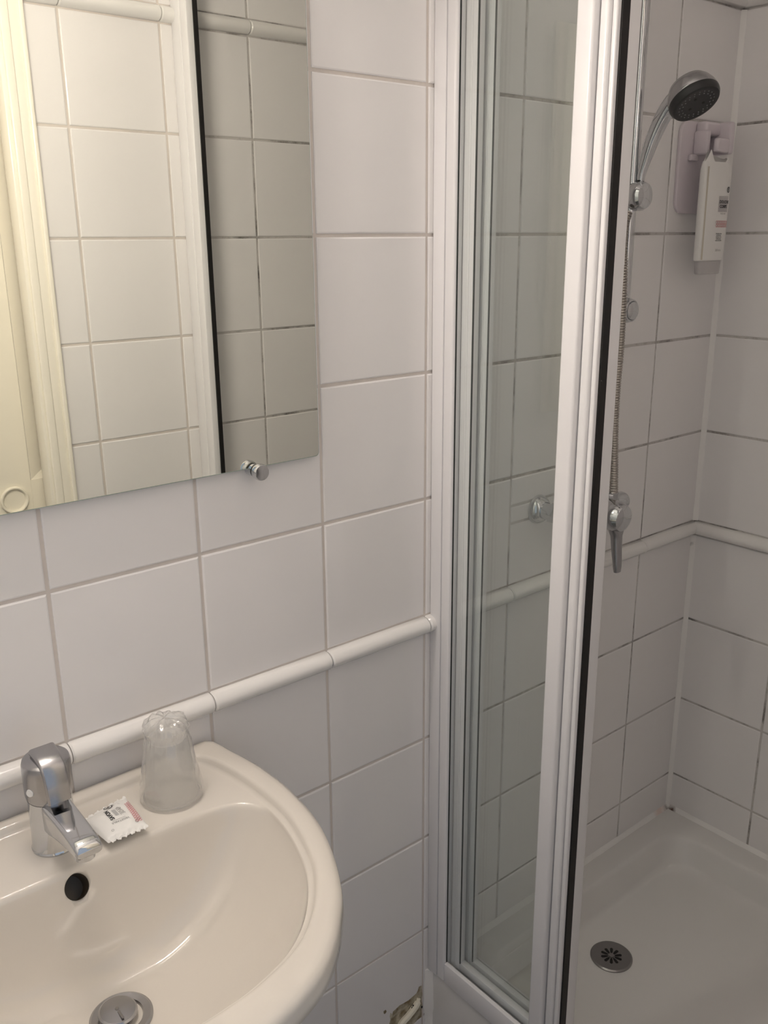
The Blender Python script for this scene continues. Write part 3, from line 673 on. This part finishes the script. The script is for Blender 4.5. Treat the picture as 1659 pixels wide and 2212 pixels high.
BX, BY = .679, -.045
bot = thing('shower_gel_bottle', (BX, BY, -.072), 'white upside-down shower gel bottle with grey cap hanging from its holder', 'bottle')
HWB, HTB = .0445, .0115
def bsec(z, hw, ht, n=56, p=3.2, x=BX, y=BY):
    l = []
    for i in range(n):
        a = 2*math.pi*i/n; c, s = math.cos(a), math.sin(a)
        l.append((x+hw*math.copysign(abs(c)**(2/p), c), y+ht*math.copysign(abs(s)**(2/p), s), z))
    return l
mb = MB(); loops = []
for z, hw, ht in ((-.0495, .0405, .0095), (-.0485, .0418, .0105), (-.046, .042, .0112), (0, .0428, .0116), (.05, .0438, .0117), (.10, .0445, .0113), (.112, .0445, .0106), (.120, .0435, .0092), (.125, .0425, .0075)):
    loops.append(bsec(z, hw, ht))
# shoulders: two ears with a hollow between them
for k, (zt, ht) in enumerate(((.1275, .0062), (.1285, .0048), (.1288, .0036))):
    l = []
    for x, y, z in bsec(zt, .0425-.001*k, ht):
        d = abs(x-BX-.004)/.0385; ear = max(0, 1-abs(d-.80)/.38)**1.2
        l.append((x, y, zt-.004+ear*.022*(k+1)/3 if x < BX else zt-.004+ear*.010*(k+1)/3))
    loops.append(l)
mb.loft(loops); btl = obj('bottle_body', mb, M_BOTTLE, bot, True, 50)
mb = MB(); mb.loft([bsec(z, hw, ht) for z, hw, ht in ((-.0735, .034, .0085), (-.0725, .0355, .0098), (-.0515, .0375, .0102), (-.0497, .0375, .0102))]); obj('bottle_cap', mb, M_CAPGREY, bot)
def bfront(x, z, off=.0004):
    hw = float(np.interp(z, [-.046, 0, .05, .1], [.042, .0428, .0438, .0445])); ht = .0116
    t = min(.9999, abs((x-BX)/hw)); return (x, BY-ht*(1-t**3.2)**(1/3.2)-off, z)
mb = MB(); vs = []; fs = []
for i in range(26):
    z = -.047+.163*i/25
    for dx in (.0040, .0072): x = BX-float(np.interp(z, [-.046, 0, .05, .1], [.042, .0428, .0438, .0445]))+dx; vs.append(bfront(x, z, .0003))
for i in range(25): fs.append((2*i, 2*i+1, 2*i+3, 2*i+2))
mb.add(vs, fs); obj('bottle_seam', mb, M_SEAM, btl)
def on_bottle(shape, cx, cz): return [bfront(cx+a, cz+b) for a, b in shape[0]], shape[1]
LX = BX+.012
mb = MB(); mb.add(*on_bottle(rect2d(-.017, .017, -.014, .014, 10), LX+.004, .052)); obj('grey_label_box', mb, M_CAPGREY, btl)
mb = MB()
def on_b2(shape, cx, cz): return [bfront(cx+a, cz+b, .0008) for a, b in shape[0]], shape[1]
mb.add(*on_b2(text2d('DOUCHE', .0078, .03), LX+.006, .0555)); mb.add(*on_b2(text2d('CORPS', .0078, .03), LX+.0035, .0475))
mb.add(*on_b2(ring2d(0, 0, .0035, .0052, 18), LX+.018, .0775)); mb.add(*on_b2(text2d('K', .006, .03), LX+.018, .0775))
for k, t_ in enumerate(('douche corps', 'enrichie au', 'karite et a la', 'vanille pour', 'toute la famille')): mb.add(*on_b2(text2d(t_, .0036, .015), LX-.003, -.0005-.0031*k))
obj('black_print', mb, M_INK, btl)['kind'] = 'stuff'
mb = MB(); mb.add(*on_b2(text2d('200 ml e', .0056), LX-.001, -.0305)); mb.add(*on_b2(text2d('body wash', .0042), LX+.005, .0352)); obj('grey_print', mb, M_INKG, btl)['kind'] = 'stuff'
mb = MB()
for k in range(8):
    for dz_ in (0, .0062): mb.add(*on_b2(ring2d(0, 0, .0022, .0030, 16), LX-.0135+.0058*k, .0135+dz_))
obj('pink_circles', mb, M_PINK, btl)['kind'] = 'stuff'

# ------------------------------------------------------------------ lift the whole place so that the floor is at z = 0
for o in bpy.data.objects:
    if o.parent is None and o.type in ('MESH', 'EMPTY'): o.location.z += UP
